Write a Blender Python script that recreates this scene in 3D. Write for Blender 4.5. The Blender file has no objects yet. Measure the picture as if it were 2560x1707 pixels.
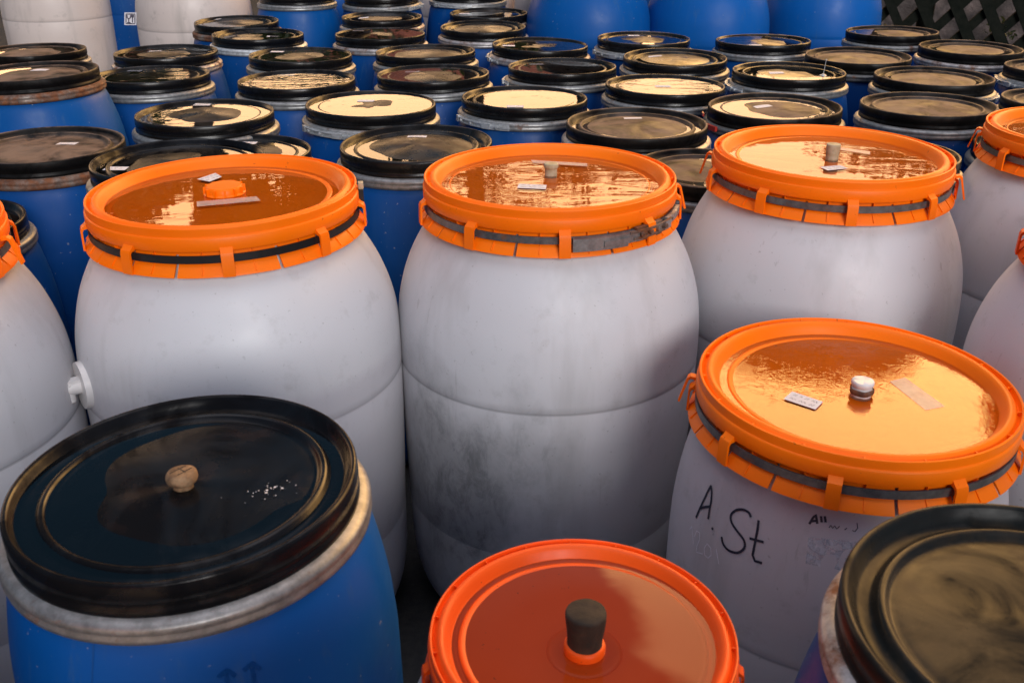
import bpy, bmesh, math, random
from mathutils import Vector, Matrix, Euler
random.seed(7)
D = bpy.data
S = bpy.context.scene
COL = S.collection
PI = math.pi
R_ = math.radians

# ------------------------------------------------------------------ camera
F_PX, PITCH, CAM_Z = 2489.0, R_(25.0), 1.515
cam = D.cameras.new('camera'); cam.lens = F_PX / 2560 * 36; cam.sensor_width = 36
cam.clip_start = 0.05; cam.clip_end = 900
cam.dof.use_dof = True; cam.dof.focus_distance = 2.3; cam.dof.aperture_fstop = 11
co = D.objects.new('camera', cam); COL.objects.link(co)
co.location = (0, 0, CAM_Z); co.rotation_euler = (PI/2 - PITCH, 0, 0)
S.camera = co
S.render.engine = 'CYCLES'
S.cycles.max_bounces = 8; S.cycles.transparent_max_bounces = 12
S.cycles.caustics_reflective = False; S.cycles.caustics_refractive = False
try: S.cycles.use_denoising = True
except Exception: pass
S.view_settings.view_transform = 'Standard'; S.view_settings.look = 'None'
S.view_settings.gamma = 1; S.view_settings.exposure = -0.28

# ------------------------------------------------------------------ world: evening sky, thin bright cloud low ahead
SUN_AZ, SUN_EL = R_(162), R_(19.5)          # azimuth clockwise from +Y (behind the viewer, to the right)
w = D.worlds.new('World'); S.world = w; w.use_nodes = True
nt = w.node_tree; N = nt.nodes; LK = nt.links
for n in list(N): N.remove(n)
def wn(t, **k):
    n = N.new(t)
    for a, b in k.items(): setattr(n, a, b)
    return n
out = wn('ShaderNodeOutputWorld'); bg = wn('ShaderNodeBackground'); LK.new(bg.outputs[0], out.inputs[0])
bg.inputs['Strength'].default_value = 0.12
sky = wn('ShaderNodeTexSky', sky_type='NISHITA'); sky.sun_disc = False
sky.sun_elevation = SUN_EL; sky.sun_rotation = SUN_AZ
tc = wn('ShaderNodeTexCoord'); 
def dot_to(az, el):
    d = wn('ShaderNodeVectorMath', operation='DOT_PRODUCT'); LK.new(tc.outputs['Generated'], d.inputs[0])
    d.inputs[1].default_value = (math.sin(az)*math.cos(el), math.cos(az)*math.cos(el), math.sin(el)); return d.outputs['Value']
def mrange(src, a, b, c=0., d=1.):
    m = wn('ShaderNodeMapRange', interpolation_type='SMOOTHSTEP'); LK.new(src, m.inputs[0])
    for i, v in enumerate((a, b, c, d)): m.inputs[i+1].default_value = v
    return m.outputs[0]
noi = wn('ShaderNodeTexNoise'); noi.inputs['Scale'].default_value = 3.2; noi.inputs['Detail'].default_value = 7
mp = wn('ShaderNodeMapping'); mp.inputs['Scale'].default_value = (1, 1, 2.4)
LK.new(tc.outputs['Generated'], mp.inputs[0]); LK.new(mp.outputs[0], noi.inputs[0])
def math_(op, a, b):
    n = wn('ShaderNodeMath', operation=op)
    for i, v in enumerate((a, b)):
        if isinstance(v, (int, float)): n.inputs[i].default_value = v
        else: LK.new(v, n.inputs[i])
    return n.outputs[0]
wob_ = math_('MULTIPLY', math_('SUBTRACT', noi.outputs[0], .5), .22)
sx = wn('ShaderNodeSeparateXYZ'); LK.new(tc.outputs['Generated'], sx.inputs[0])
low = math_('MULTIPLY', mrange(math_('ADD', sx.outputs['Z'], wob_), .295, .34, 1, 0), mrange(dot_to(R_(8), R_(8)), math.cos(R_(72)), math.cos(R_(40))))
patch = mrange(math_('ADD', dot_to(R_(33), R_(27)), math_('MULTIPLY', wob_, .55)), math.cos(R_(26.5)), math.cos(R_(25)))
patch = math_('MULTIPLY', patch, mrange(sx.outputs['Z'], .67, .76, 1, .2))
mg = math_('MAXIMUM', low, patch)
veil = wn('ShaderNodeMixRGB'); veil.inputs[1].default_value = (.5, 1.5, 2.5, 1); veil.inputs[2].default_value = (.9, 1.35, 2.2, 1)
LK.new(mrange(dot_to(R_(175), R_(50)), -.2, .8), veil.inputs[0])
top_ = wn('ShaderNodeMixRGB'); top_.inputs[2].default_value = (18, 17.5, 19, 1); LK.new(veil.outputs[0], top_.inputs[1]); LK.new(mrange(sx.outputs['Z'], .72, .98), top_.inputs[0])
cloud = wn('ShaderNodeMixRGB'); cloud.inputs[2].default_value = (56, 38.5, 21, 1)
LK.new(top_.outputs[0], cloud.inputs[1]); LK.new(mg, cloud.inputs[0])
gc = wn('ShaderNodeMixRGB'); gc.inputs[1].default_value = (45, 26.8, 13, 1); gc.inputs[2].default_value = (118, 65, 21, 1)
LK.new(math_('MULTIPLY', mrange(sx.outputs['Z'], .26, .40), mrange(sx.outputs['Z'], .50, .66, 1, 0)), gc.inputs[0]); LK.new(gc.outputs[0], cloud.inputs[2])
mix = wn('ShaderNodeMixRGB'); LK.new(sky.outputs[0], mix.inputs[1]); LK.new(cloud.outputs[0], mix.inputs[2])
mix.inputs[0].default_value = 0.93
LK.new(mix.outputs[0], bg.inputs['Color'])

sun = D.lights.new('sun', 'SUN'); sun.energy = 3.15; sun.angle = R_(26); sun.color = (1, .975, .95)
so = D.objects.new('sun', sun); COL.objects.link(so)
sd = Vector((math.sin(SUN_AZ)*math.cos(SUN_EL), math.cos(SUN_AZ)*math.cos(SUN_EL), math.sin(SUN_EL)))
so.rotation_euler = sd.to_track_quat('Z', 'Y').to_euler()

# ------------------------------------------------------------------ node helpers
class M:
    def __init__(s, name):
        s.m = D.materials.new(name); s.m.use_nodes = True; s.t = s.m.node_tree
        s.p = s.t.nodes['Principled BSDF']; s.o = s.t.nodes['Material Output']
        s.tc = s.n('ShaderNodeTexCoord'); s.oi = s.n('ShaderNodeObjectInfo')
        a = s.n('ShaderNodeVectorMath', operation='SCALE'); s.l(s.oi.outputs['Random'], a.inputs['Scale']); a.inputs[0].default_value = (31, 17, 23)
        b = s.n('ShaderNodeVectorMath', operation='ADD'); s.l(s.tc.outputs['Object'], b.inputs[0]); s.l(a.outputs[0], b.inputs[1])
        s.co = b.outputs[0]
    def n(s, t, **k):
        x = s.t.nodes.new(t)
        for a, b in k.items(): setattr(x, a, b)
        return x
    def l(s, a, b): s.t.links.new(a, b)
    def noise(s, scale, detail=4, rough=.55, dist=0, vec=None, stretch=None):
        x = s.n('ShaderNodeTexNoise'); x.inputs['Scale'].default_value = scale; x.inputs['Detail'].default_value = detail
        x.inputs['Roughness'].default_value = rough; x.inputs['Distortion'].default_value = dist
        v = vec or s.co
        if stretch:
            q = s.n('ShaderNodeMapping'); q.inputs['Scale'].default_value = stretch; s.l(v, q.inputs[0]); v = q.outputs[0]
        s.l(v, x.inputs[0]); return x.outputs[0]
    def ramp(s, src, a, b, c=0., d=1.):
        x = s.n('ShaderNodeMapRange'); s.l(src, x.inputs[0])
        for i, v in enumerate((a, b, c, d)): x.inputs[i+1].default_value = v
        return x.outputs[0]
    def mul(s, a, b, op='MULTIPLY'):
        x = s.n('ShaderNodeMath', operation=op)
        for i, v in enumerate((a, b)):
            if isinstance(v, (int, float)): x.inputs[i].default_value = v
            else: s.l(v, x.inputs[i])
        return x.outputs[0]
    def mix(s, f, a, b):
        x = s.n('ShaderNodeMixRGB')
        for i, v in enumerate((f, a, b)):
            if isinstance(v, (int, float)): x.inputs[i].default_value = v
            elif isinstance(v, tuple): x.inputs[i].default_value = (*v, 1)
            else: s.l(v, x.inputs[i])
        return x.outputs[0]
    def color(s, c): s.l(c, s.p.inputs['Base Color'])
    def rough(s, r):
        if isinstance(r, float): s.p.inputs['Roughness'].default_value = r
        else: s.l(r, s.p.inputs['Roughness'])
    def bump(s, h, strength=.3, dist=.002):
        x = s.n('ShaderNodeBump'); x.inputs['Strength'].default_value = strength; x.inputs['Distance'].default_value = dist
        s.l(h, x.inputs['Height']); s.l(x.outputs[0], s.p.inputs['Normal']); return x
    def up(s):
        g = s.n('ShaderNodeNewGeometry'); x = s.n('ShaderNodeSeparateXYZ'); s.l(g.outputs['Normal'], x.inputs[0]); return x.outputs['Z']
    def sep(s):
        x = s.n('ShaderNodeSeparateXYZ'); s.l(s.tc.outputs['Object'], x.inputs[0]); return x.outputs

def mat_white(name, stain_shade=None, tint=(.59, .59, .62), fill=None, grime=.35):
    m = M(name)
    big = m.ramp(m.noise(2.2, 3), .35, .7)
    c = m.mix(m.mul(big, .35), tint, (tint[0]*.80, tint[1]*.77, tint[2]*.76))
    # grime and scuffs
    g = m.ramp(m.noise(14, 8, .7), .56, .72); v = m.ramp(m.noise(9, 5, .6, stretch=(1, 1, .12)), .55, .75)
    c = m.mix(m.mul(m.mul(g, v, 'MAXIMUM'), grime*.75), c, (.20, .19, .17))
    scr = m.ramp(m.noise(70, 3, .6, stretch=(1, 1, .035)), .66, .71); scr = m.mul(scr, m.ramp(m.noise(5, 3), .5, .62)); c = m.mix(m.mul(scr, .35), c, (.24, .23, .22))
    fine = m.ramp(m.noise(120, 2), .70, .76); c = m.mix(m.mul(fine, .35), c, (.13, .12, .11))
    z = m.sep()[2]
    for zs in (-.376,):    # dirt lies in the moulding seams
        d = m.mul(m.mul(z, -zs, 'ADD'), 0, 'ADD'); d = m.n('ShaderNodeMath', operation='ABSOLUTE'); m.l(m.mul(z, -zs, 'ADD'), d.inputs[0])
        line = m.ramp(d.outputs[0], .0016, .0034, 1, 0); c = m.mix(m.mul(line, .38), c, (.16, .15, .16))
    if fill is not None:   # brine standing inside shows through the thin wall
        f = m.ramp(z, fill-.012, fill+.012, 1, 0); c = m.mix(m.mul(f, .42), c, (.43, .41, .46))
    if stain_shade:  # mildew colour, also painting in some shade on the lower body
        (sx, sy, sz, sr) = stain_shade
        q = m.n('ShaderNodeMapping'); q.inputs['Location'].default_value = (-sx/sr, -sy/sr, -sz/sr*.75); q.inputs['Scale'].default_value = (1/sr, 1/sr, .75/sr)
        m.l(m.tc.outputs['Object'], q.inputs[0]); L = m.n('ShaderNodeVectorMath', operation='LENGTH'); m.l(q.outputs[0], L.inputs[0])
        msk = m.ramp(m.mul(L.outputs['Value'], m.ramp(m.noise(6, 5), .2, .8, -.45, .45), 'ADD'), .35, 1.05, 1, 0)
        sp = m.ramp(m.noise(26, 9, .78, .5, stretch=(1, 1, .55)), .45, .62); c = m.mix(m.mul(msk, .5), c, (.12, .125, .125))
        c = m.mix(m.mul(m.mul(msk, sp), .45), c, (.03, .038, .038))
    m.color(c); m.rough(m.ramp(m.noise(20, 4), .3, .7, .38, .55))
    m.p.inputs['Specular IOR Level'].default_value = .45
    m.bump(m.noise(9, 3), .25, .004)
    return m.m

def mat_plastic(name, base, dark, rough=(.34, .48), speck=.4, bumps=.15, dust=None, duststart=.45, spec=.35, cloudy=None):
    m = M(name)
    c = m.mix(m.ramp(m.noise(5, 4), .3, .75), base, dark)
    c = m.mix(m.mul(m.ramp(m.noise(90, 3), .71, .75), speck), c, (.03, .02, .015))
    r = m.ramp(m.noise(16, 5), .3, .7, *rough)
    if dust:
        col, amt = dust
        f = m.mul(m.mul(m.ramp(m.noise(11, 7, .68, .6), duststart, duststart+.22), amt), m.ramp(m.up(), .5, .95))
        c = m.mix(f, c, col); r = m.mul(r, m.mul(f, .3), 'ADD')
    m.color(c); m.rough(r); m.bump(m.noise(40, 4), bumps, .001)
    m.p.inputs['Specular IOR Level'].default_value = spec
    if cloudy: m.l(m.ramp(m.noise(cloudy[0], 6, .6, 1.0), .42, .6, cloudy[1], cloudy[2]), m.p.inputs['Specular IOR Level'])
    return m.m

def mat_blue(name, base=(.0001, .058, .27)):
    m = M(name)
    rr = m.oi.outputs['Random']; b0 = m.mix(m.ramp(rr, 0, 1), (base[0], base[1]*.78, base[2]*.72), (base[0]+.003, base[1]*1.35, base[2]*1.25))
    c = m.mix(m.mul(m.ramp(m.noise(2.5, 4), .3, .75), .35), b0, (base[0]+.002, base[1]*.6, base[2]*.5))
    for sc_, st_, am_ in ((5, (1, 1, .15), .35),): c = m.mix(m.mul(m.ramp(m.noise(sc_*6, 6, .7, stretch=st_), .58, .7), am_), c, (.05, .12, .24))
    g = m.mul(m.ramp(m.noise(7, 7, .65, stretch=(1, 1, .25)), .55, .78), .22); c = m.mix(g, c, (.06, .14, .30))
    c = m.mix(m.mul(m.ramp(m.noise(100, 2), .72, .76), .5), c, (.4, .42, .45))
    m.color(c); m.rough(m.ramp(m.noise(15, 5), .3, .7, .36, .52)); m.bump(m.noise(12, 3), .2, .003); m.p.inputs['Specular IOR Level'].default_value = .2
    return m.m

def mat_steel(name, base=(.42, .42, .42), rust=0., dark=0.):
    m = M(name)
    c = m.mix(m.ramp(m.noise(60, 3, .7), .35, .65), base, tuple(v*.6 for v in base))
    m.p.inputs['Metallic'].default_value = .55
    if rust:
        f = m.ramp(m.noise(18, 8, .72), .62-rust*.4, .72-rust*.25)
        c = m.mix(f, c, m.mix(m.ramp(m.noise(55, 4), .35, .65), (.20, .07, .025), (.07, .028, .016)))
        m.l(m.mul(m.mul(f, -.5), .55, 'ADD'), m.p.inputs['Metallic'])
        m.rough(m.mul(m.mul(f, .35), .42, 'ADD'))
    else: m.rough(m.ramp(m.noise(30, 4), .3, .7, .36, .6))
    m.color(c); m.bump(m.noise(140, 4), .25, .0006)
    return m.m

def mat_water(name, ripple=.05, scale=9, tint=(.97, .97, .97), wrinkle=0, film=0.):
    m = M(name); m.t.nodes.remove(m.p)
    tr = m.n('ShaderNodeBsdfTransparent'); tr.inputs[0].default_value = (*tint, 1)
    gl = m.n('ShaderNodeBsdfGlossy'); gl.inputs['Roughness'].default_value = .012; gl.inputs[0].default_value = (1, 1, 1, 1)
    b = m.n('ShaderNodeBump'); b.inputs['Distance'].default_value = .01; b.inputs['Strength'].default_value = ripple
    h = m.noise(scale, 3, .5, .8, stretch=(.35, 1, 1), vec=m.co)
    if wrinkle:
        h2 = m.noise(30, 2, .5, 2.5); h2 = m.mul(m.mul(h2, 34), 0, 'ADD'); sn = m.n('ShaderNodeMath', operation='SINE'); m.l(h2, sn.inputs[0])
        h = m.mul(h, m.mul(sn.outputs[0], wrinkle), 'ADD')
    m.l(h, b.inputs['Height']); m.l(b.outputs[0], gl.inputs['Normal'])
    fr = m.n('ShaderNodeFresnel'); fr.inputs[0].default_value = 1.36; m.l(b.outputs[0], fr.inputs['Normal'])
    mx = m.n('ShaderNodeMixShader'); m.l(fr.outputs[0], mx.inputs[0]); 
    if film:
        df = m.n('ShaderNodeBsdfDiffuse'); df.inputs[0].default_value = (.05, .036, .022, 1); m2 = m.n('ShaderNodeMixShader')
        m.l(m.mul(m.ramp(m.noise(13, 6, .7), .42, .7), film), m2.inputs[0]); m.l(tr.outputs[0], m2.inputs[1]); m.l(df.outputs[0], m2.inputs[2]); m.l(m2.outputs[0], mx.inputs[1])
    else: m.l(tr.outputs[0], mx.inputs[1])
    m.l(gl.outputs[0], mx.inputs[2])
    m.l(mx.outputs[0], m.o.inputs[0])
    return m.m

def mat_simple(name, a, b, scale=20, rough=.6, bump=.3, dist=.002, alpha=None, metal=0, detail=5, spec=.4):
    m = M(name); m.p.inputs['Specular IOR Level'].default_value = spec; h = m.noise(scale, detail, .6)
    m.color(m.mix(m.ramp(h, .35, .65), a, b)); m.rough(float(rough)); m.bump(h, bump, dist); m.p.inputs['Metallic'].default_value = metal
    if alpha: m.l(m.ramp(m.noise(60, 6, .75), *alpha), m.p.inputs['Alpha'])
    return m.m

MT = {}
MT['white'] = mat_white('white_plastic')
MT['white_fill'] = mat_white('white_plastic_filled', fill=-.315)
MT['white_stain_shade'] = mat_white('white_plastic_stained_shaded', stain_shade=(-.19, -.24, -.62, .25))  # real mildew, enlarged and deepened so its colour adds shade low down
MT['white_old'] = mat_white('white_plastic_weathered', tint=(.60, .51, .47), grime=.55)
MT['white_grey'] = mat_white('white_plastic_greyed', tint=(.50, .465, .50), grime=.5)
MT['blue'] = mat_blue('blue_plastic')
MT['blue_light'] = mat_blue('blue_plastic_bright', (.0004, .085, .36))
MT['blue_front'] = mat_blue('blue_plastic_front', (.0002, .088, .42))
MT['orange'] = mat_plastic('orange_plastic', (.98, .19, .001), (.93, .155, .001), (.36, .5), speck=.5, spec=.22)
MT['orange_red'] = mat_plastic('red_orange_plastic', (.86, .10, .006), (.78, .085, .006), speck=.5, spec=.25)
MT['black'] = mat_plastic('black_plastic', (.0045, .0045, .005), (.007, .006, .0055), (.22, .34), speck=0, dust=((.085, .045, .028), .45), duststart=.47, cloudy=(9, .12, .42))
MT['black_dusty'] = mat_plastic('dusty_black_plastic', (.004, .004, .0045), (.007, .006, .005), (.34, .5), speck=0, dust=((.20, .135, .10), .85), duststart=.36, cloudy=(8, .04, .26))
MT['black_clean'] = mat_plastic('smooth_black_plastic', (.004, .0045, .006), (.006, .006, .007), (.2, .3), speck=0, dust=((.05, .022, .016), .2), duststart=.52, cloudy=(6, .03, .3))
MT['black_patchy'] = mat_plastic('dirty_black_plastic', (.008, .010, .011), (.012, .012, .011), (.22, .42), speck=0, dust=((.050, .034, .020), .8), duststart=.50, cloudy=(7, .01, .13))
MT['steel'] = mat_steel('galvanised_steel', (.30, .30, .30), .08)
MT['rust'] = mat_steel('rusty_steel', (.30, .26, .23), .75)
MT['rust_some'] = mat_steel('spotted_rusty_steel', (.45, .42, .42), .34)
MT['steel_dark'] = mat_steel('dull_dark_steel', (.17, .17, .17), .1)
MT['bright'] = mat_steel('bright_zinc', (.62, .64, .66))
MT['strap'] = mat_plastic('black_strap', (.012, .012, .013), (.016, .016, .016), (.4, .55), speck=0, bumps=.4)
MT['w_calm'] = mat_water('still_water', .02, 5, (.86, .80, .76))
MT['w_ripple'] = mat_water('rippled_water', .10, 20)
MT['w_some'] = mat_water('lightly_rippled_water', .05, 14)
MT['w_orange'] = mat_water('rippled_water_over_orange', .085, 15, (1, .96, .84))
MT['w_orange_calm'] = mat_water('calm_water_over_orange', .045, 12, (1, .96, .84))
MT['w_film'] = mat_water('filmy_water', .055, 9, (.98, .93, .8), wrinkle=.09)
MT['w_dirty'] = mat_water('dirty_water', .03, 8, (.9, .85, .8), film=.5)
MT['paper'] = mat_simple('paper', (.66, .63, .66), (.58, .56, .60), 30, .7, .05)
MT['ink'] = mat_simple('ink', (.03, .025, .05), (.06, .05, .08), 60, .6, 0)
MT['marker'] = mat_simple('marker_ink', (.012, .012, .03), (.03, .03, .05), 60, .5, 0, alpha=(.30, .42, .35, 1))
MT['pale_ink'] = mat_simple('pale_ink', (.70, .67, .72), (.62, .60, .66), 60, .6, 0)
MT['tape'] = mat_simple('tape', (.62, .52, .48), (.55, .45, .42), 50, .35, .1, alpha=(.1, .6, .35, .62))
MT['residue'] = mat_simple('glue_residue', (.62, .62, .68), (.40, .40, .46), 70, .6, .3, alpha=(.42, .56, .05, .85))
MT['cork'] = mat_simple('cork', (.30, .185, .10), (.10, .055, .028), 55, .85, 1, .006, detail=9)
MT['cork_pale'] = mat_simple('pale_cork', (.50, .43, .30), (.36, .27, .15), 60, .7, .5, .002)
MT['rubber'] = mat_simple('old_rubber', (.040, .027, .018), (.018, .013, .010), 40, .85, .7, .003)
MT['whiteplug'] = mat_simple('white_tap_plastic', (.72, .70, .70), (.64, .62, .62), 12, .35, .1)
MT['asphalt'] = mat_simple('asphalt', (.030, .029, .028), (.018, .018, .02), 60, .9, .6, .006)
MT['fencewood'] = mat_simple('dark_fence_wood', (.006, .008, .006), (.012, .013, .010), 25, .9, .8, .006, spec=.08)
MT['concrete'] = mat_simple('concrete', (.20, .19, .18), (.14, .135, .13), 12, .85, .5, .006)

# ------------------------------------------------------------------ mesh helpers
def obj(name, me, parent=None, loc=(0, 0, 0), rot=(0, 0, 0), label=None):
    o = D.objects.new(name, me); COL.objects.link(o); o.parent = parent; o.location = loc; o.rotation_euler = rot
    if label: o['label'] = label
    return o
def thing(name, label, cat, loc=(0, 0, 0), rot=(0, 0, 0), group=None, me=None):
    o = obj(name, me, None, loc, rot); o['label'] = label; o['category'] = cat
    if group: o['group'] = group
    if me is None: o.empty_display_size = .1
    return o
def finish(bm, name, mats, angle=35):
    me = D.meshes.new(name); bmesh.ops.recalc_face_normals(bm, faces=bm.faces); bm.to_mesh(me); bm.free()
    for m in mats: me.materials.append(MT[m] if isinstance(m, str) else m)
    me.polygons.foreach_set('use_smooth', [True]*len(me.polygons))
    me.set_sharp_from_angle(angle=R_(angle)); me.update(); return me
def lathe(bm, prof, seg=72, closed=False, mat=0, a0=0, a1=None, off=(0, 0), wob=None):
    """prof: list of (r,z). a0..a1 in radians, 0 = local -Y; full turn when a1 is None."""
    full = a1 is None; n = seg if full else seg+1; a1 = a0+2*PI if full else a1
    rings = []
    for i in range(n):
        a = a0+(a1-a0)*i/seg; ring = []
        for j, (r, z) in enumerate(prof):
            if r < 1e-6 and full:
                if i == 0: v = bm.verts.new((off[0], off[1], z))
                else: v = rings[0][j]
            else:
                k = wob(a, z) if wob else 0
                v = bm.verts.new((off[0]+(r+k)*math.sin(a), off[1]-(r+k)*math.cos(a), z))
            ring.append(v)
        rings.append(ring)
    m = len(prof); 
    for i in range(seg):
        A, B = rings[i], rings[(i+1) % n]
        for j in range(m if closed else m-1):
            q = [A[j], A[(j+1) % m], B[(j+1) % m], B[j]]; u = []
            for v in q:
                if v not in u: u.append(v)
            if len(u) >= 3:
                try: f = bm.faces.new(u); f.material_index = mat
                except ValueError: pass
    if not full and closed:
        for r in (rings[0], rings[-1]):
            try: bm.faces.new(r)
            except ValueError: pass
def box(bm, c, s, mat=0, rotz=0, rot=None):
    mtx = Matrix.Translation(c) @ (rot.to_matrix().to_4x4() if rot else Matrix.Rotation(rotz, 4, 'Z')) @ Matrix.Diagonal((*s, 1))
    r = bmesh.ops.create_cube(bm, size=1, matrix=mtx)
    for f in {f for v in r['verts'] for f in v.link_faces}: f.material_index = mat
def cyl(bm, p0, p1, r0, r1=None, seg=14, mat=0):
    p0, p1 = Vector(p0), Vector(p1); r1 = r0 if r1 is None else r1; d = p1-p0
    mtx = Matrix.Translation((p0+p1)/2) @ d.to_track_quat('Z', 'Y').to_matrix().to_4x4()
    r = bmesh.ops.create_cone(bm, cap_ends=True, segments=seg, radius1=r0, radius2=r1, depth=d.length, matrix=mtx)
    for f in {f for v in r['verts'] for f in v.link_faces}: f.material_index = mat
CACHE = {}
def cached(key, fn):
    if key not in CACHE: CACHE[key] = fn()
    return CACHE[key]
def profile_r(prof, z):
    for (r0, z0), (r1, z1) in zip(prof, prof[1:]):
        if z1 <= z <= z0 and z0 > z1: return r0+(r1-r0)*(z0-z)/(z0-z1)
    return prof[0][0]
def smooth_prof(pts, n=4):
    out = []
    for i in range(len(pts)-1):
        p0, p1, p2, p3 = pts[max(i-1, 0)], pts[i], pts[i+1], pts[min(i+2, len(pts)-1)]
        for k in range(n):
            t = k/n
            out.append(tuple(.5*(2*p1[c]+(p2[c]-p0[c])*t+(2*p0[c]-5*p1[c]+4*p2[c]-p3[c])*t*t+(3*p1[c]-p0[c]-3*p2[c]+p3[c])*t**3) for c in (0, 1)))
    return out+[pts[-1]]
def pix_dir(px, py):
    X, U = (px-1280)/F_PX, (853.5-py)/F_PX
    return Vector((X, math.cos(PITCH)+U*math.sin(PITCH), -math.sin(PITCH)+U*math.cos(PITCH)))
def pix_on_z(px, py, z):
    d = pix_dir(px, py); t = (z-CAM_Z)/d.z; return Vector((0, 0, CAM_Z))+d*t

# ------------------------------------------------------------------ bodies
def white_prof(H, k=1.0):
    top = smooth_prof([(.238, -.083), (.248, -.098), (.266, -.127), (.285, -.165), (.300, -.208), (.3105, -.255), (.3155, -.31), (.3165, -.37)])
    s1 = [(.3152, -.3735), (.3150, -.3785), (.3162, -.382)]
    zb = -H
    mid = [(.3150, -.46), (.3115, -.58), (.3065, -.712), (.3059, -.7145), (.3059, -.7175), (.3062, -.720)] if H > .85 else [(.314, -.5)]
    low = smooth_prof([(.304, zb+.16), (.294, zb+.09), (.275, zb+.035), (.245, zb+.005)])
    p = [(.232, -.02), (.234, -.07)]+top+s1+mid+low+[(0, zb)]
    return [(.238+(r-.238)*k if r > .238 else r, z) for r, z in p]
def blue_prof(H, k=1.0):
    zb = -H
    p = smooth_prof([(.1950, -.03), (.1960, -.058), (.2015, -.067), (.210, -.085), (.219, -.125), (.2275, -.175), (.2325, -.23), (.2345, -.30), (.2345, zb+.2), (.231, zb+.10), (.222, zb+.03), (.2, zb+.003)], 3)
    return [(.203+(r-.203)*k if r > .203 else r, z) for r, z in p]+[(0, zb)]
def body_mesh(name, prof, mat, seg=96, seed=0):
    bm = bmesh.new(); rnd = random.Random(seed); p1, p2 = rnd.random()*6, rnd.random()*6
    lathe(bm, prof, seg, wob=lambda a, z: .0016*math.sin(2*a+p1)*min(1, max(0, (-z-.09)*8))+.0011*math.sin(3*a+p2+z*7)*min(1, max(0, (-z-.09)*8)))
    return finish(bm, name, [mat], 40)

# ------------------------------------------------------------------ black lid (radius .20, z=0 at lip top)
def dome_z(r, dome, a=0., wk=0):
    if r > .145: return -.0155
    q = r/.145; h = -.0155+dome*(1-q**2)
    return h+.0016*q*(1-q)*4*(math.sin(2*a+wk*1.7)*.7+math.sin(a+wk*2.9)+.35*math.sin(5*a+wk)) if dome > 0 else h
def dome_xy(x, y, dome, wk): return dome_z(math.hypot(x, y), dome, math.atan2(x, -y), wk)
def black_lid_mesh(dome, mat, seg=80, wk=0):
    def mk():
        bm = bmesh.new()
        prof = [(.196, -.062), (.1985, -.046), (.1985, -.043), (.2005, -.041), (.2005, -.033), (.1985, -.031), (.1985, -.025), (.2003, -.0235), (.2003, -.012), (.2, -.004), (.1985, -.0008), (.196, 0), (.1935, -.0008), (.1915, -.003), (.189, -.0085), (.1845, -.0155), (.181, -.0185), (.171, -.0185), (.1675, -.0165), (.1645, -.0105), (.1615, -.0085), (.158, -.0085), (.1555, -.0105), (.153, -.0155), (.1495, -.0165), (.145, -.0155)]
        prof += [(r, dome_z(r, dome)) for r in (.135, .12, .10, .08, .06, .04, .02, 0)]
        lathe(bm, prof, seg)
        for v in bm.verts:
            r = math.hypot(v.co.x, v.co.y)
            if r < .1449 and v.co.z > -.03: v.co.z = dome_xy(v.co.x, v.co.y, dome, wk)
        return finish(bm, 'lid', [mat], 55)
    return cached(('lid', dome, mat, seg, wk), mk)
def ring_mesh(mat, seg=80):
    def mk():
        bm = bmesh.new()
        prof = [(.199, -.040), (.206, -.0415), (.2115, -.0455), (.2135, -.050), (.2118, -.0535), (.2118, -.0565), (.2135, -.0595), (.2125, -.0655), (.207, -.069), (.200, -.070)]
        lathe(bm, prof, seg, closed=True); return finish(bm, 'clamp_ring', [mat], 50)
    return cached(('ring', mat, seg), mk)
def latch_mesh():
    def mk():
        bm = bmesh.new()
        def seg(r0, r1, z0, z1, a0, a1, n=8): lathe(bm, [(r0, z0), (r1, z0), (r1, z1), (r0, z1)], n, closed=True, a0=R_(a0), a1=R_(a1))
        seg(.214, .2165, -.047, -.066, -30, 30)
        seg(.2165, .2225, -.0495, -.0525, -26, 6); seg(.2165, .2225, -.0605, -.0635, -26, 6)
        seg(.2165, .224, -.049, -.0645, 6, 14, 3); seg(.2165, .2215, -.0535, -.0595, 14, 30)
        seg(.2165, .2235, -.0475, -.0655, -31, -26, 2)
        for a in (-20, -6, 20):
            s, c = math.sin(R_(a)), math.cos(R_(a)); cyl(bm, (s*.216, -c*.216, -.0565), (s*.2265, -c*.2265, -.0565), .0042, seg=10)
        return finish(bm, 'latch', ['bright'], 30)
    return cached('latch', mk)
def water_mesh(r, mat, n=64):
    def mk():
        bm = bmesh.new(); lathe(bm, [(r, 0), (r*.66, 0), (r*.33, 0), (0, 0)], n); 
        me = finish(bm, 'water', [mat], 60)
        if me.polygons[0].normal.z < 0: me.flip_normals()
        return me
    return cached(('water', r, mat), mk)

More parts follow.
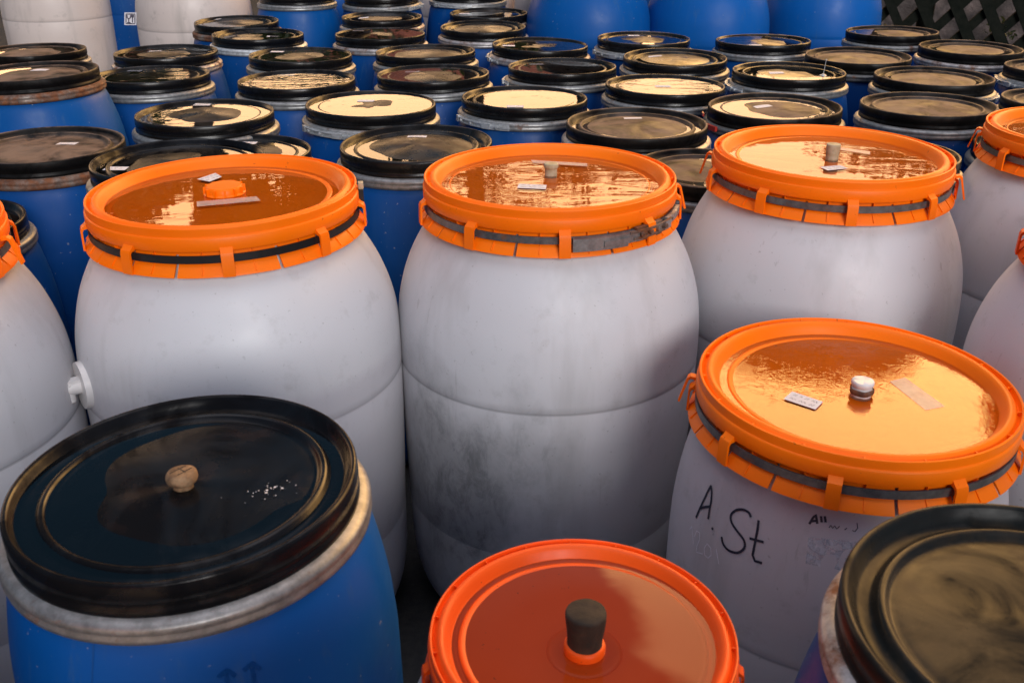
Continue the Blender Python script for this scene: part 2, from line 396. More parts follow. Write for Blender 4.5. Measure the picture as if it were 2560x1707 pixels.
def strip(bm, pts, normal_of, wdt, mat=0, lift=0):
    """flat ribbon along pts (Vectors) lying on a surface whose normal is normal_of(p)"""
    prev = None
    for i, p in enumerate(pts):
        t = (pts[min(i+1, len(pts)-1)]-pts[max(i-1, 0)]).normalized(); n = normal_of(p); s = t.cross(n).normalized()*wdt/2
        a, b = bm.verts.new(p+s+n*lift), bm.verts.new(p-s+n*lift)
        if prev: f = bm.faces.new((prev[0], a, b, prev[1])); f.material_index = mat
        prev = (a, b)
def scribble(bm, c, ux, uy, wd, ht, z, lines=2, mat=1, seed=0):
    rnd = random.Random(seed); up = Vector((0, 0, 1))
    for li in range(lines):
        y = ht*(.22-.42*li/(max(1, lines-1))) if lines > 1 else 0
        x = -wd*.38; 
        while x < wd*.34:
            L = rnd.uniform(.1, .3)*wd; pts = []; k = int(L/(ht*.11))+2
            for j in range(k): pts.append(c+ux*(x+L*j/k)+uy*(y+ht*.1*(1 if j % 2 else -1)*rnd.uniform(.3, 1)))
            strip(bm, pts, lambda p: up, .0011, mat, z); x += L+wd*.06
def label_on_lid(parent, inv, corners, zf, kind='paper', seed=0, name='paper_label', ink=2):
    """corners in world (on lid plane); converted to local and draped at height zf(r)"""
    q = [inv @ c for c in corners]; bm = bmesh.new(); n, m = 8, 5; g = []
    for i in range(n+1):
        row = []
        for j in range(m+1):
            u, v = i/n, j/m; p = (q[0]*(1-u)+q[1]*u)*(1-v)+(q[3]*(1-u)+q[2]*u)*v
            row.append(bm.verts.new((p.x, p.y, zf(p.x, p.y)+.0007)))
        g.append(row)
    for i in range(n):
        for j in range(m): bm.faces.new((g[i][j], g[i+1][j], g[i+1][j+1], g[i][j+1]))
    mats = [kind]
    if ink:
        mats.append('ink'); c = (q[0]+q[1]+q[2]+q[3])/4; c.z = 0; ux = (q[1]-q[0]); uy = (q[0]-q[3]); wd, ht = ux.length, uy.length
        ux.normalize(); uy.normalize(); z = max(v.co.z for v in bm.verts)+.0003; scribble(bm, c, ux, uy, wd, ht, z, ink, 1, seed)
    return obj(name, finish(bm, name, mats, 60), parent)
def mark_on_body(root, prof, quadlist, mat, wdt, name, lift=.0008, z0=0):
    """pixel polylines thrown onto the turned body and drawn there as ribbons"""
    bm = bmesh.new(); inv = root.matrix_world.inverted(); cam_l = inv @ Vector((0, 0, CAM_Z)); rot = inv.to_3x3(); ctr = z0
    def hit(px, py):
        d = (rot @ pix_dir(px, py)).normalized(); t = .3
        while t < 4:
            p = cam_l+d*t; z = p.z-ctr
            if z < -.07 and math.hypot(p.x, p.y) < profile_r(prof, z): break
            t += .004
        for _ in range(12):
            p = cam_l+d*t; t += .0004 if math.hypot(p.x, p.y) > profile_r(prof, p.z-ctr) else -.0004
        return cam_l+d*t
    def nrm(p):
        z = p.z-ctr; k = (profile_r(prof, z+.01)-profile_r(prof, z-.01))/.02
        n = Vector((p.x, p.y, 0)).normalized(); n.z = -k; return n.normalized()
    for pl in quadlist:
        pts = []
        for a, b in zip(pl, pl[1:]):
            n = max(2, int(math.hypot(b[0]-a[0], b[1]-a[1])/7))
            for k in range(n): pts.append(hit(a[0]+(b[0]-a[0])*k/n, a[1]+(b[1]-a[1])*k/n))
        pts.append(hit(*pl[-1])); strip(bm, pts, nrm, wdt, 0, lift)
    return bm, hit, nrm

# ------------------------------------------------------------------ placing
def place(name, label, x, y, h, H, group, tilt=(0, 0), cat='barrel'):
    """h = drop of the lid below the eye, H = barrel height; root sits at the base"""
    top = Vector((x, y, CAM_Z-h)); phi = math.atan2(-x, y)
    e = Euler((R_(tilt[0]), R_(tilt[1]), phi)); base = top-e.to_matrix() @ Vector((0, 0, H))
    o = thing(name, label, cat, base, e, group); bpy.context.view_layer.update(); return o
def solve_xy(px_c, py_top, h, R): # not used for scoring, kept tiny
    return None

def blue_barrel(label, x, y, h=.632, R=.2, k=1., lid='black', ring='steel', dome=.012, water=None, wz=-.010, latch=None, lab=None, labsize=(.052, .031), labrot=0,
                tilt=None, body='blue', seed=0, group='blue barrels with black lids', H=None, lidlabel=None):
    rnd = random.Random(seed*13+5); s = R/.2
    Ht = CAM_Z-h if H is None else H
    tilt = tilt or (rnd.uniform(-1.1, 1.1), rnd.uniform(-1.1, 1.1))
    root = place('blue_barrel', label, x, y, h, Ht, group, tilt)
    Hk = round(Ht/s, 2); prof = blue_prof(Ht/s, k)
    seg = 96 if y < 2 else 72
    b = obj('body', cached(('bb', Hk, k, body, seg), lambda: body_mesh('body', prof, body, seg, seed)), root, (0, 0, Ht)); b.scale = (s, s, s)
    r = obj('clamp_ring', ring_mesh(ring, seg), root, (0, 0, Ht)); r.scale = (s, s, s)
    if ring == 'rust': r['label'] = 'rusty clamp ring'
    if latch is not None:
        l = obj('latch', latch_mesh(), r, rot=(0, 0, R_(latch)))
    L = obj('lid', black_lid_mesh(dome, lid, seg, seed % 5), root, (0, 0, Ht), (0, 0, rnd.uniform(0, 6))); L.scale = (s, s, s)
    if lidlabel: L['label'] = lidlabel
    L.rotation_euler = (0, 0, 0)
    if water:
        obj('water', water_mesh(.1885, water), L, (0, 0, wz), (-R_(tilt[0]), -R_(tilt[1]), 0))
    bpy.context.view_layer.update()
    if lab:
        bpy.context.view_layer.update()
        inv = L.matrix_world.inverted()
        zl = L.matrix_world.translation.z-.008
        c = pix_on_z(*lab, zl); a = R_(labrot); ux = Vector((math.cos(a), math.sin(a), 0))*labsize[0]/2; uy = Vector((-math.sin(a), math.cos(a), 0))*labsize[1]/2
        cs = [c-ux+uy, c+ux+uy, c+ux-uy, c-ux-uy]
        lv = wz if water else -9
        label_on_lid(L, inv, cs, lambda x_, y_: max(dome_xy(x_, y_, dome, seed % 5), lv), seed=seed, ink=2 if y < 2.7 else 0)
    return root, L, prof, Ht

# ------------------------------------------------------------------ orange lid (radius .25, z=0 at lip top)
def orange_lid_mesh(mat, seg=120):
    def mk():
        bm = bmesh.new()
        prof = [(.236, -.030), (.244, -.037), (.2485, -.0405), (.2520, -.0405), (.2530, -.038), (.2530, -.0185), (.2518, -.0165), (.2500, -.0155), (.2495, -.012), (.2505, -.0035), (.2500, -.0008), (.2480, 0), (.2462, -.0010), (.2452, -.0085), (.2430, -.0105), (.2408, -.0085), (.2360, -.0005), (.2315, .0006), (.2275, -.0012), (.2235, -.0060), (.2195, -.0125), (.2160, -.0185), (.2130, -.0225), (.2060, -.0235), (.2040, -.0215), (.2020, -.0190), (.1990, -.0182), (.1940, -.0195), (.1900, -.0220), (.12, -.0228), (.05, -.0226), (0, -.0225)]
        lathe(bm, prof, seg)
        for i in range(18):           # small moulding ribs in the lip and drain slots at the hem
            a = 2*PI*i/18+.12; s, c = math.sin(a), math.cos(a)
            box(bm, (s*.2430, -c*.2430, -.0065), (.0016, .0060, .0080), rotz=a)
        return finish(bm, 'lid', [mat], 50)
    return cached(('olid', mat), mk)
def skirt_mesh(mat, off):
    def mk():
        bm = bmesh.new()
        for i in range(18):
            a0 = 2*PI*i/18+R_(.6); a1 = 2*PI*(i+1)/18-R_(.6); n = 6
            prof = [(.2415, -.042), (.2425, -.060), (.2475, -.0655), (.2600, -.0800), (.2618, -.0840), (.2590, -.0835), (.2455, -.0685), (.2395, -.0615), (.2385, -.042)]
            lathe(bm, prof, n, closed=True, a0=a0, a1=a1)
            am = (a0+a1)/2
            for a in (am,):
                s, c = math.sin(a), math.cos(a)
                box(bm, (s*.2535, -c*.2535, -.0722), (.0016, .0035, .0195), rot=Euler((R_(-42), 0, a)))
                box(bm, (s*.2450, -c*.2450, -.0480), (.0016, .0060, .0120), rotz=a)
        lathe(bm, [(.2385, -.036), (.2410, -.036), (.2412, -.0485), (.2385, -.0485)], 90, closed=True)
        return finish(bm, 'skirt', [mat], 30)
    return cached(('skirt', mat), mk)
def clip_mesh(mat):
    def mk():
        bm = bmesh.new()
        pts = [(.2525, -.0335), (.2570, -.0385), (.2620, -.0420), (.2640, -.0480), (.2648, -.0840), (.2612, -.0842), (.2604, -.0490), (.2580, -.0450), (.2490, -.0430)]
        wdt = .0105; A = [bm.verts.new((-wdt, -r, z)) for r, z in pts]; B = [bm.verts.new((wdt, -r, z)) for r, z in pts]
        bm.faces.new(A); bm.faces.new(B[::-1])
        for i in range(len(pts)): j = (i+1) % len(pts); bm.faces.new((A[i], B[i], B[j], A[j]))
        me = finish(bm, 'clip', [mat], 30); return me
    return cached(('clip', mat), mk)
def loose_clip_mesh(mat):
    def mk():
        bm = bmesh.new(); pts = [(.252, -.030), (.2625, -.028), (.268, -.032), (.2805, -.078), (.2770, -.0792), (.2650, -.036), (.2615, -.033), (.252, -.035)]
        wdt = .007; A = [bm.verts.new((-wdt, -r, z)) for r, z in pts]; B = [bm.verts.new((wdt, -r, z)) for r, z in pts]
        bm.faces.new(A); bm.faces.new(B[::-1])
        for i in range(len(pts)): j = (i+1) % len(pts); bm.faces.new((A[i], B[i], B[j], A[j]))
        return finish(bm, 'open_clip', [mat], 30)
    return cached(('lclip', mat), mk)
def band_mesh(mat, ribs=False):
    def mk():
        bm = bmesh.new(); lathe(bm, [(.2490, -.0480), (.2520, -.0480), (.2520, -.0615), (.2490, -.0615)], 120, closed=True)
        if ribs:
            for i in range(60):
                a = R_(10+i*.42); s, c = math.sin(a), math.cos(a); box(bm, (s*.2523, -c*.2523, -.05475), (.0009, .0014, .0125), rotz=a)
        return finish(bm, 'clamp_band', [mat], 30)
    return cached(('band', mat, ribs), mk)

def white_barrel(label, x, y, h=.535, H=None, mat='white', lidmat='orange', band='steel_dark', clip0=0, nclip=9, loose=(), water='w_orange', wz=-.0185, tilt=(0, 0), k=1., name='white_barrel',
                 group='white barrels with orange lids', R=.25, seed=0, ribs=False, skip=()):
    Ht = CAM_Z-h if H is None else H; s = R/.25
    root = place(name, label, x, y, h, Ht, group, tilt); prof = white_prof(Ht/s, k)
    b = obj('body', body_mesh('body', prof, mat, 128, seed), root, (0, 0, Ht))
    sk = obj('skirt', skirt_mesh(lidmat, 0), root, (0, 0, Ht), (0, 0, R_(clip0)))
    bd = obj('clamp_band', band_mesh(band, ribs), root, (0, 0, Ht))
    L = obj('lid', orange_lid_mesh(lidmat), root, (0, 0, Ht), (0, 0, 0))
    for i in range(nclip):
        if i in skip: continue
        obj('clip', clip_mesh(lidmat), sk, rot=(0, 0, R_(i*360/nclip)))
    for a in loose: obj('open_clip', loose_clip_mesh(lidmat), L, rot=(0, 0, R_(a)))
    for o in (b, sk, bd, L): o.scale = (s, s, s)
    if water: obj('water', water_mesh(.2165, water, 96), L, (0, 0, wz), (-R_(tilt[0]), -R_(tilt[1]), 0))
    bpy.context.view_layer.update()
    return root, L, prof, Ht, sk, bd
def lid_quads(L, quads, zl=-.0180):
    bpy.context.view_layer.update(); inv = L.matrix_world.inverted(); zw = (L.matrix_world @ Vector((0, 0, zl))).z
    for i, (kind, pts) in enumerate(quads):
        cs = [pix_on_z(px, py, zw) for px, py in pts]
        label_on_lid(L, inv, cs, lambda x_, y_: zl, kind, seed=i+3, name='tape_strip' if kind == 'tape' else 'paper_label', ink=2 if kind == 'paper' else 0)
def plug(L, prof, mat, name, at=(0, 0), seg=28, label=None, noise=0, seed=1):
    bm = bmesh.new(); rnd = random.Random(seed); ph = [rnd.uniform(0, 6) for _ in range(3)]
    lathe(bm, prof, seg, wob=(lambda a, z: noise*(math.sin(3*a+ph[0]+z*90)+.6*math.sin(7*a+ph[1]))) if noise else None)
    return obj(name, finish(bm, name, [mat], 45), L, (at[0], at[1], 0), label=label)
def at_pix(L, px, py, zl):
    zw = (L.matrix_world @ Vector((0, 0, zl))).z; p = L.matrix_world.inverted() @ pix_on_z(px, py, zw); return (p.x, p.y)

# ================================================================== GROUND AND BACKGROUND
def plane(name, pts, mat):
    bm = bmesh.new(); bm.faces.new([bm.verts.new(p) for p in pts]); me = finish(bm, name, [mat]); return obj(name, me)
g = plane('ground', [(-300, -300, 0), (300, -300, 0), (300, 300, 0), (-300, 300, 0)], 'asphalt'); g['kind'] = 'structure'
bm = bmesh.new(); box(bm, (-1.0, 6.9, .073), (9.2, 3.2, .146)); 
bmesh.ops.bevel(bm, geom=bm.edges[:], offset=.012, segments=2)
st = obj('platform', finish(bm, 'platform', ['concrete'])); st['kind'] = 'structure'

# ================================================================== WHITE BARRELS (front)
A = white_barrel('white barrel with spigot on its side, orange screw cap and black strap', -.549, 1.843, mat='white_fill', band='strap', clip0=-2, ribs=True, water='w_orange_calm', tilt=(0, -.5), seed=1, k=1.03)
B = white_barrel('centre white barrel with orange lid, grimy stained side and rusty lever latch', .075, 1.941, mat='white_stain_shade', band='steel_dark', clip0=6.5, loose=(97,), skip=(), seed=2)
C = white_barrel('white barrel with orange lid of bright water, behind the barrel with handwriting', .691, 2.124, clip0=12, loose=(-93, 88), seed=3, tilt=(0, .3))
E = white_barrel('shorter white barrel with handwritten marker letters below its orange lid', .557, 1.437, h=.738, band='steel_dark', clip0=-1, loose=(-84,), water='w_film', seed=4, k=.5, tilt=(0, .5), mat='white_grey')
Dd = white_barrel('white barrel with orange lid, topmost of those cut by the right edge', 1.39, 2.34, clip0=-5, loose=(-88,), seed=5)
J = white_barrel('white barrel with red-orange lid almost wholly cut off at the right edge', 1.16, 1.61, lidmat='orange_red', seed=6, clip0=4)
I = white_barrel('white barrel cut off by the left edge, open clip on its orange lid', -1.134, 1.606, seed=7, clip0=10, loose=(62,), mat='white')

# cap and labels of A
L = A[1]; bm = bmesh.new()
lathe(bm, [(.038, -.021), (.038, -.017), (.035, -.014), (.034, -.005), (.031, -.001), (.020, .0002), (0, .0002)], 40)
for i in range(12):
    a = 2*PI*i/12; s, c = math.sin(a), math.cos(a); box(bm, (s*.0355, -c*.0355, -.010), (.004, .005, .015), rotz=a)
sc = obj('screw_cap', finish(bm, 'screw_cap', ['orange'], 35), L)
sc.location = (*at_pix(L, 561, 474, -.012), -.002); sc.scale = (1.04, 1.04, .9)
z4 = lambda x, y: (150+x/2.767, 340+y/2.767)
lid_quads(L, [('paper', [z4(948, 300), z4(1075, 258), z4(1120, 285), z4(1035, 318)]), ('tape', [z4(945, 455), z4(1360, 422), z4(1388, 452), z4(948, 490)])])
plug(L, [(.045, -.0222), (.045, -.0212), (.041, -.0208), (0, -.0208)], 'orange', 'cap_seat')
bm = bmesh.new()
s, c = math.sin(R_(83)), math.cos(R_(83)); box(bm, (s*.256, -c*.256, -.036), (.022, .012, .038), rotz=R_(83)); box(bm, (s*.258, -c*.258, -.011), (.016, .010, .012), rotz=R_(83), mat=1)
bmesh.ops.bevel(bm, geom=bm.edges[:], offset=.0015, segments=1)
obj('buckle', finish(bm, 'buckle', ['strap', 'cork_pale'], 30), A[5])
# spigot of A
root, prof, H = A[0], A[2], A[3]
bm0, hit, nrm = mark_on_body(root, prof, [], 'white', .01, 'x', z0=H); bm0.free()
p = hit(208, 962); n = nrm(p); bm = bmesh.new()
cyl(bm, p-n*.01, p+n*.006, .047, .045, 40); 
tap = obj('spigot', finish(bm, 'spigot', ['whiteplug'], 35), root)
side = Vector((0, 0, 1)).cross(n).normalized(); bm = bmesh.new()
cyl(bm, p+n*.004, p+n*.030, .015, .014, 20); cyl(bm, p+n*.028+Vector((0, 0, .010)), p+n*.028-Vector((0, 0, .026)), .0125, .0115, 20)
box(bm, p+n*.020+Vector((0, 0, .013)), (.020, .044, .006), rotz=math.atan2(n.y, n.x)-PI/2)
bmesh.ops.bevel(bm, geom=[e for e in bm.edges if e.calc_face_angle(0) > .8], offset=.0012, segments=1)
obj('spout', finish(bm, 'spout', ['whiteplug'], 35), tap)
bm = bmesh.new(); q = p+n*.0285-side*.0126-Vector((0, 0, .010)); cyl(bm, q, q+side*.004, .004, .004, 12)
obj('outlet', finish(bm, 'outlet', ['ink']), tap)

# B: cork, labels, latch
L = B[1]; zb = lambda x, y: (1000+x/3.095, 340+y/3.095)
plug(L, smooth_prof([(.0125, -.024), (.0128, -.006), (.0148, -.002), (.0150, .003), (.0140, .0055), (.011, .0062)])+[(0, .0064)], 'cork_pale', 'cork', at_pix(L, *zb(1168, 300), -.018))
lid_quads(L, [('paper', [zb(920, 372), zb(1135, 382), zb(1128, 415), zb(905, 405)]), ('tape', [zb(1012, 188), zb(1450, 215), zb(1448, 238), zb(1030, 212)])])
bm = bmesh.new()
def aseg(bm, r0, r1, z0, z1, a0, a1, n=8, mat=0, z0b=None, z1b=None): lathe(bm, [(r0, z0), (r1, z0), (r1, z1), (r0, z1)], n, closed=True, a0=R_(a0), a1=R_(a1), mat=mat)
aseg(bm, .2525, .2665, -.0485, -.0720, 9.5, 33, 12); aseg(bm, .2665, .2690, -.0550, -.0660, 22, 34, 8)
aseg(bm, .2525, .2640, -.0490, -.0680, 33, 41, 5); bmesh.ops.bevel(bm, geom=[e for e in bm.edges if e.calc_face_angle(0) > 1], offset=.002, segments=2)
la = obj('latch', finish(bm, 'latch', ['steel'], 30), B[5])
bm = bmesh.new(); aseg(bm, .2525, .2620, -.0440, -.0700, 38, 54, 8, 0); aseg(bm, .262, .2665, -.0475, -.0520, 34, 62, 8, 0); aseg(bm, .262, .2655, -.0600, -.0655, 36, 58, 8, 0)
for a in (40, 45, 50, 55): s, c = math.sin(R_(a)), math.cos(R_(a)); cyl(bm, (s*.26, -c*.26, -.056), (s*.2695, -c*.2695, -.056), .005, seg=8)
obj('hinge_plate', finish(bm, 'hinge_plate', ['rust'], 30), la, label='rusty hinge of the lever latch')
bm = bmesh.new(); aseg(bm, .262, .2670, -.0485, -.0640, 55, 60, 3, 0); aseg(bm, .2525, .2600, -.0480, -.0620, 60, 80, 8, 0)
obj('buckle', finish(bm, 'buckle', ['rust_some'], 30), la)

# C: cork, labels
L = C[1]; zc = lambda x, y: (1700+x/2.735, 240+y/2.735)
plug(L, smooth_prof([(.0135, -.024), (.0140, -.004), (.0150, .008), (.0148, .014), (.012, .0150)])+[(0, .0150)], 'cork_pale', 'cork', at_pix(L, *zc(1038, 430), -.018))
lid_quads(L, [('paper', [zc(955, 488), zc(1095, 475), zc(1150, 497), zc(1010, 512)]), ('tape', [zc(1080, 352), zc(1300, 380), zc(1300, 402), zc(1100, 372)])])

# E: plug, labels, writing
L = E[1]; ze = lambda x, y: (1660+x/2.3056, 740+y/2.3056)
at = at_pix(L, *ze(1135, 565), -.018)
plug(L, smooth_prof([(.016, -.024), (.0155, -.016), (.0175, -.013), (.0175, -.008), (.0150, -.006), (.0150, -.002), (.0175, .000), (.0178, .005), (.016, .0075)])+[(0, .0078)], 'whiteplug', 'cork', at, noise=.0004, label='pale cork stuck in the lid, scored on top')
bm = bmesh.new(); lathe(bm, [(.0175, -.0150), (.0190, -.0110), (.0187, -.0070), (.0172, -.0050)], 28, off=at, wob=lambda a, z: .0008*math.sin(5*a)); obj('rust_collar', finish(bm, 'rust_collar', ['rust']), L)
lid_quads(L, [('paper', [ze(738, 553), ze(917, 612), ze(872, 657), ze(688, 597)]), ('tape', [ze(1300, 492), ze(1388, 468), ze(1622, 634), ze(1508, 657)])])
root, prof, H = E[0], E[2], E[3]
def writing(strokes, mat, wdt, name, f, root=root, prof=prof, H=H, lift=.0008):
    bm, _, _ = mark_on_body(root, prof, [[f(*p) for p in s] for s in strokes], mat, wdt, name, lift, z0=H)
    return obj(name, finish(bm, name, [mat], 80), root)
Sx = smooth_prof([(502, 1272), (490, 1246), (455, 1229), (415, 1234), (387, 1262), (392, 1305), (425, 1355), (462, 1405), (464, 1450), (425, 1477), (372, 1462), (342, 1425), (334, 1385)], 3)
writing([[(186, 1276), (206, 1228), (232, 1172), (256, 1122), (273, 1090)], [(273, 1090), (277, 1130), (273, 1185), (262, 1240), (256, 1284)], [(208, 1222), (240, 1214), (270, 1212)], [(277, 1333), (284, 1345)], Sx,
         [(547, 1290), (540, 1345), (528, 1410), (512, 1490), (525, 1524), (567, 1536)], [(494, 1394), (575, 1416)]], 'marker', .0042, 'marker_writing', ze)
writing([[(163, 1325), (150, 1345)], [(163, 1325), (172, 1428)], [(178, 1385), (190, 1352), (208, 1362), (208, 1400), (192, 1440), (188, 1474), (226, 1484)],
         [(250, 1425), (234, 1450), (236, 1490), (256, 1508), (274, 1490), (272, 1450), (250, 1425)], [(303, 1455), (318, 1542)]], 'pale_ink', .0018, 'scratched_number', ze)
writing([[(838, 1312), (860, 1275), (876, 1258), (884, 1310)], [(848, 1296), (886, 1292)], [(905, 1266), (909, 1302)], [(927, 1266), (932, 1302)]], 'marker', .0036, 'marker_name', ze)
writing([[(952, 1332), (962, 1318), (972, 1336), (984, 1322), (996, 1340), (1012, 1324)], [(1040, 1345), (1055, 1335)], [(1085, 1348), (1100, 1355), (1116, 1335), (1112, 1305)]], 'ink', .0014, 'faded_name', ze)
bm, hit, nrm = mark_on_body(root, prof, [], 'ink', .01, 'x', z0=H)
gx = []
for i in range(11):
    r = []
    for j in range(9):
        u, v = i/10, j/8; x0 = (832*(1-u)+1090*u)*(1-v)+(816*(1-u)+1075*u)*v; y0 = (1385*(1-u)+1412*u)*(1-v)+(1540*(1-u)+1590*u)*v
        p = hit(*ze(x0, y0)); r.append(bm.verts.new(p+nrm(p)*.0007))
    gx.append(r)
for i in range(10):
    for j in range(8): bm.faces.new((gx[i][j], gx[i+1][j], gx[i+1][j+1], gx[i][j+1]))
obj('label_residue', finish(bm, 'label_residue', ['residue'], 60), root)

# F: small barrel with bung, at the bottom edge
Fb = white_barrel('small barrel at the bottom edge with orange lid and tall dark rubber bung', .083, .918, h=.803, R=.18, lidmat='orange_red', water='w_calm', clip0=5, seed=8, wz=-.0195, group=None, tilt=(0, .4))
L = Fb[1]; f_at = at_pix(L, 1462, 1600, 0)
plug(L, [(.062, -.0226), (.060, -.0205), (.055, -.0200), (0, -.0200)], 'orange_red', 'boss', f_at, 48)
plug(L, [(.034, -.022), (.034, -.010), (.0325, -.006), (.030, -.004), (0, -.004)], 'orange_red', 'bung_seat', f_at, 48)
plug(L, smooth_prof([(.0285, -.006), (.0290, .010), (.0315, .035), (.0330, .052), (.0325, .0575), (.030, .0600)])+[(.015, .0605), (0, .060)], 'rubber', 'bung', f_at, 40, noise=.0003)

# ================================================================== BLUE BARRELS (front, with detail)
G = blue_barrel('blue barrel at the front left with large wet black lid, fat cork and galvanised ring', -.384, .995, h=.637, lid='black_clean', dome=.0055, water='w_calm', wz=-.0138, tilt=(.3, -1.0), seed=21, ring='steel', body='blue_front')
L = G[1]; gz = lambda x, y: (x/2.0448, 940+y/2.0448)
plug(L, smooth_prof([(.0115, -.010), (.0120, -.003), (.0165, -.001), (.0182, .003), (.0180, .0075), (.0155, .0108), (.011, .0122)])+[(0, .0126)], 'cork', 'cork', at_pix(L, *gz(935, 540), -.003), noise=.00035, seg=48)
ck = D.objects['cork.003'] if False else [o for o in L.children if o.name.startswith('cork')][0]; bm = bmesh.new()
for x_, y_, a_, l_ in ((-.003, .004, .5, .026), (.004, -.003, .55, .024), (.001, .001, -1.0, .018)): box(bm, (ck.location.x+x_, ck.location.y+y_, .0121), (l_*.8, .0012, .0012), rotz=a_)
obj('cork_cracks', finish(bm, 'cork_cracks', ['rubber']), ck, (-ck.location.x, -ck.location.y, 0))
bm, _, _ = mark_on_body(G[0], G[2], [[gz(1165, 1590), gz(1157, 1500)], [gz(1115, 1537), gz(1157, 1498), gz(1205, 1530)], [gz(1305, 1590), gz(1287, 1466)], [gz(1245, 1502), gz(1287, 1463), gz(1332, 1495)]], 'blue', .005, 'x', .0006, z0=G[3])
r = bmesh.ops.solidify(bm, geom=bm.faces[:], thickness=.0010)
obj('embossed_arrows', finish(bm, 'embossed_arrows', ['blue_front'], 40), G[0])
bm, _, _ = mark_on_body(G[0], G[2], [[gz(480, 1335), gz(470, 1600)]], 'blue', .002, 'x', .0006, z0=G[3])
obj('mould_seam', finish(bm, 'mould_seam', ['blue'], 40), G[0])
bm = bmesh.new(); rnd = random.Random(3); c0 = at_pix(L, *gz(1370, 545), -.004)
for i in range(34):
    x, y = c0[0]+rnd.gauss(0, .015), c0[1]+rnd.gauss(0, .009); rr = rnd.choice((.0003, .0005, .0005, .0008, .0016)); v = []
    for k in range(6): a = k*PI/3; v.append(bm.verts.new((x+rr*math.cos(a), y+rr*math.sin(a), max(dome_xy(x, y, .0055, 21 % 5), -.0138)+.0007)))
    bm.faces.new(v)
obj('splashes', finish(bm, 'splashes', ['paper']), L)
Hh = blue_barrel('blue barrel in the bottom right corner with dirty black lid and rust-spotted ring', .515, .73, lid='black_patchy', dome=.004, ring='rust_some', seed=22, tilt=(.2, .5))

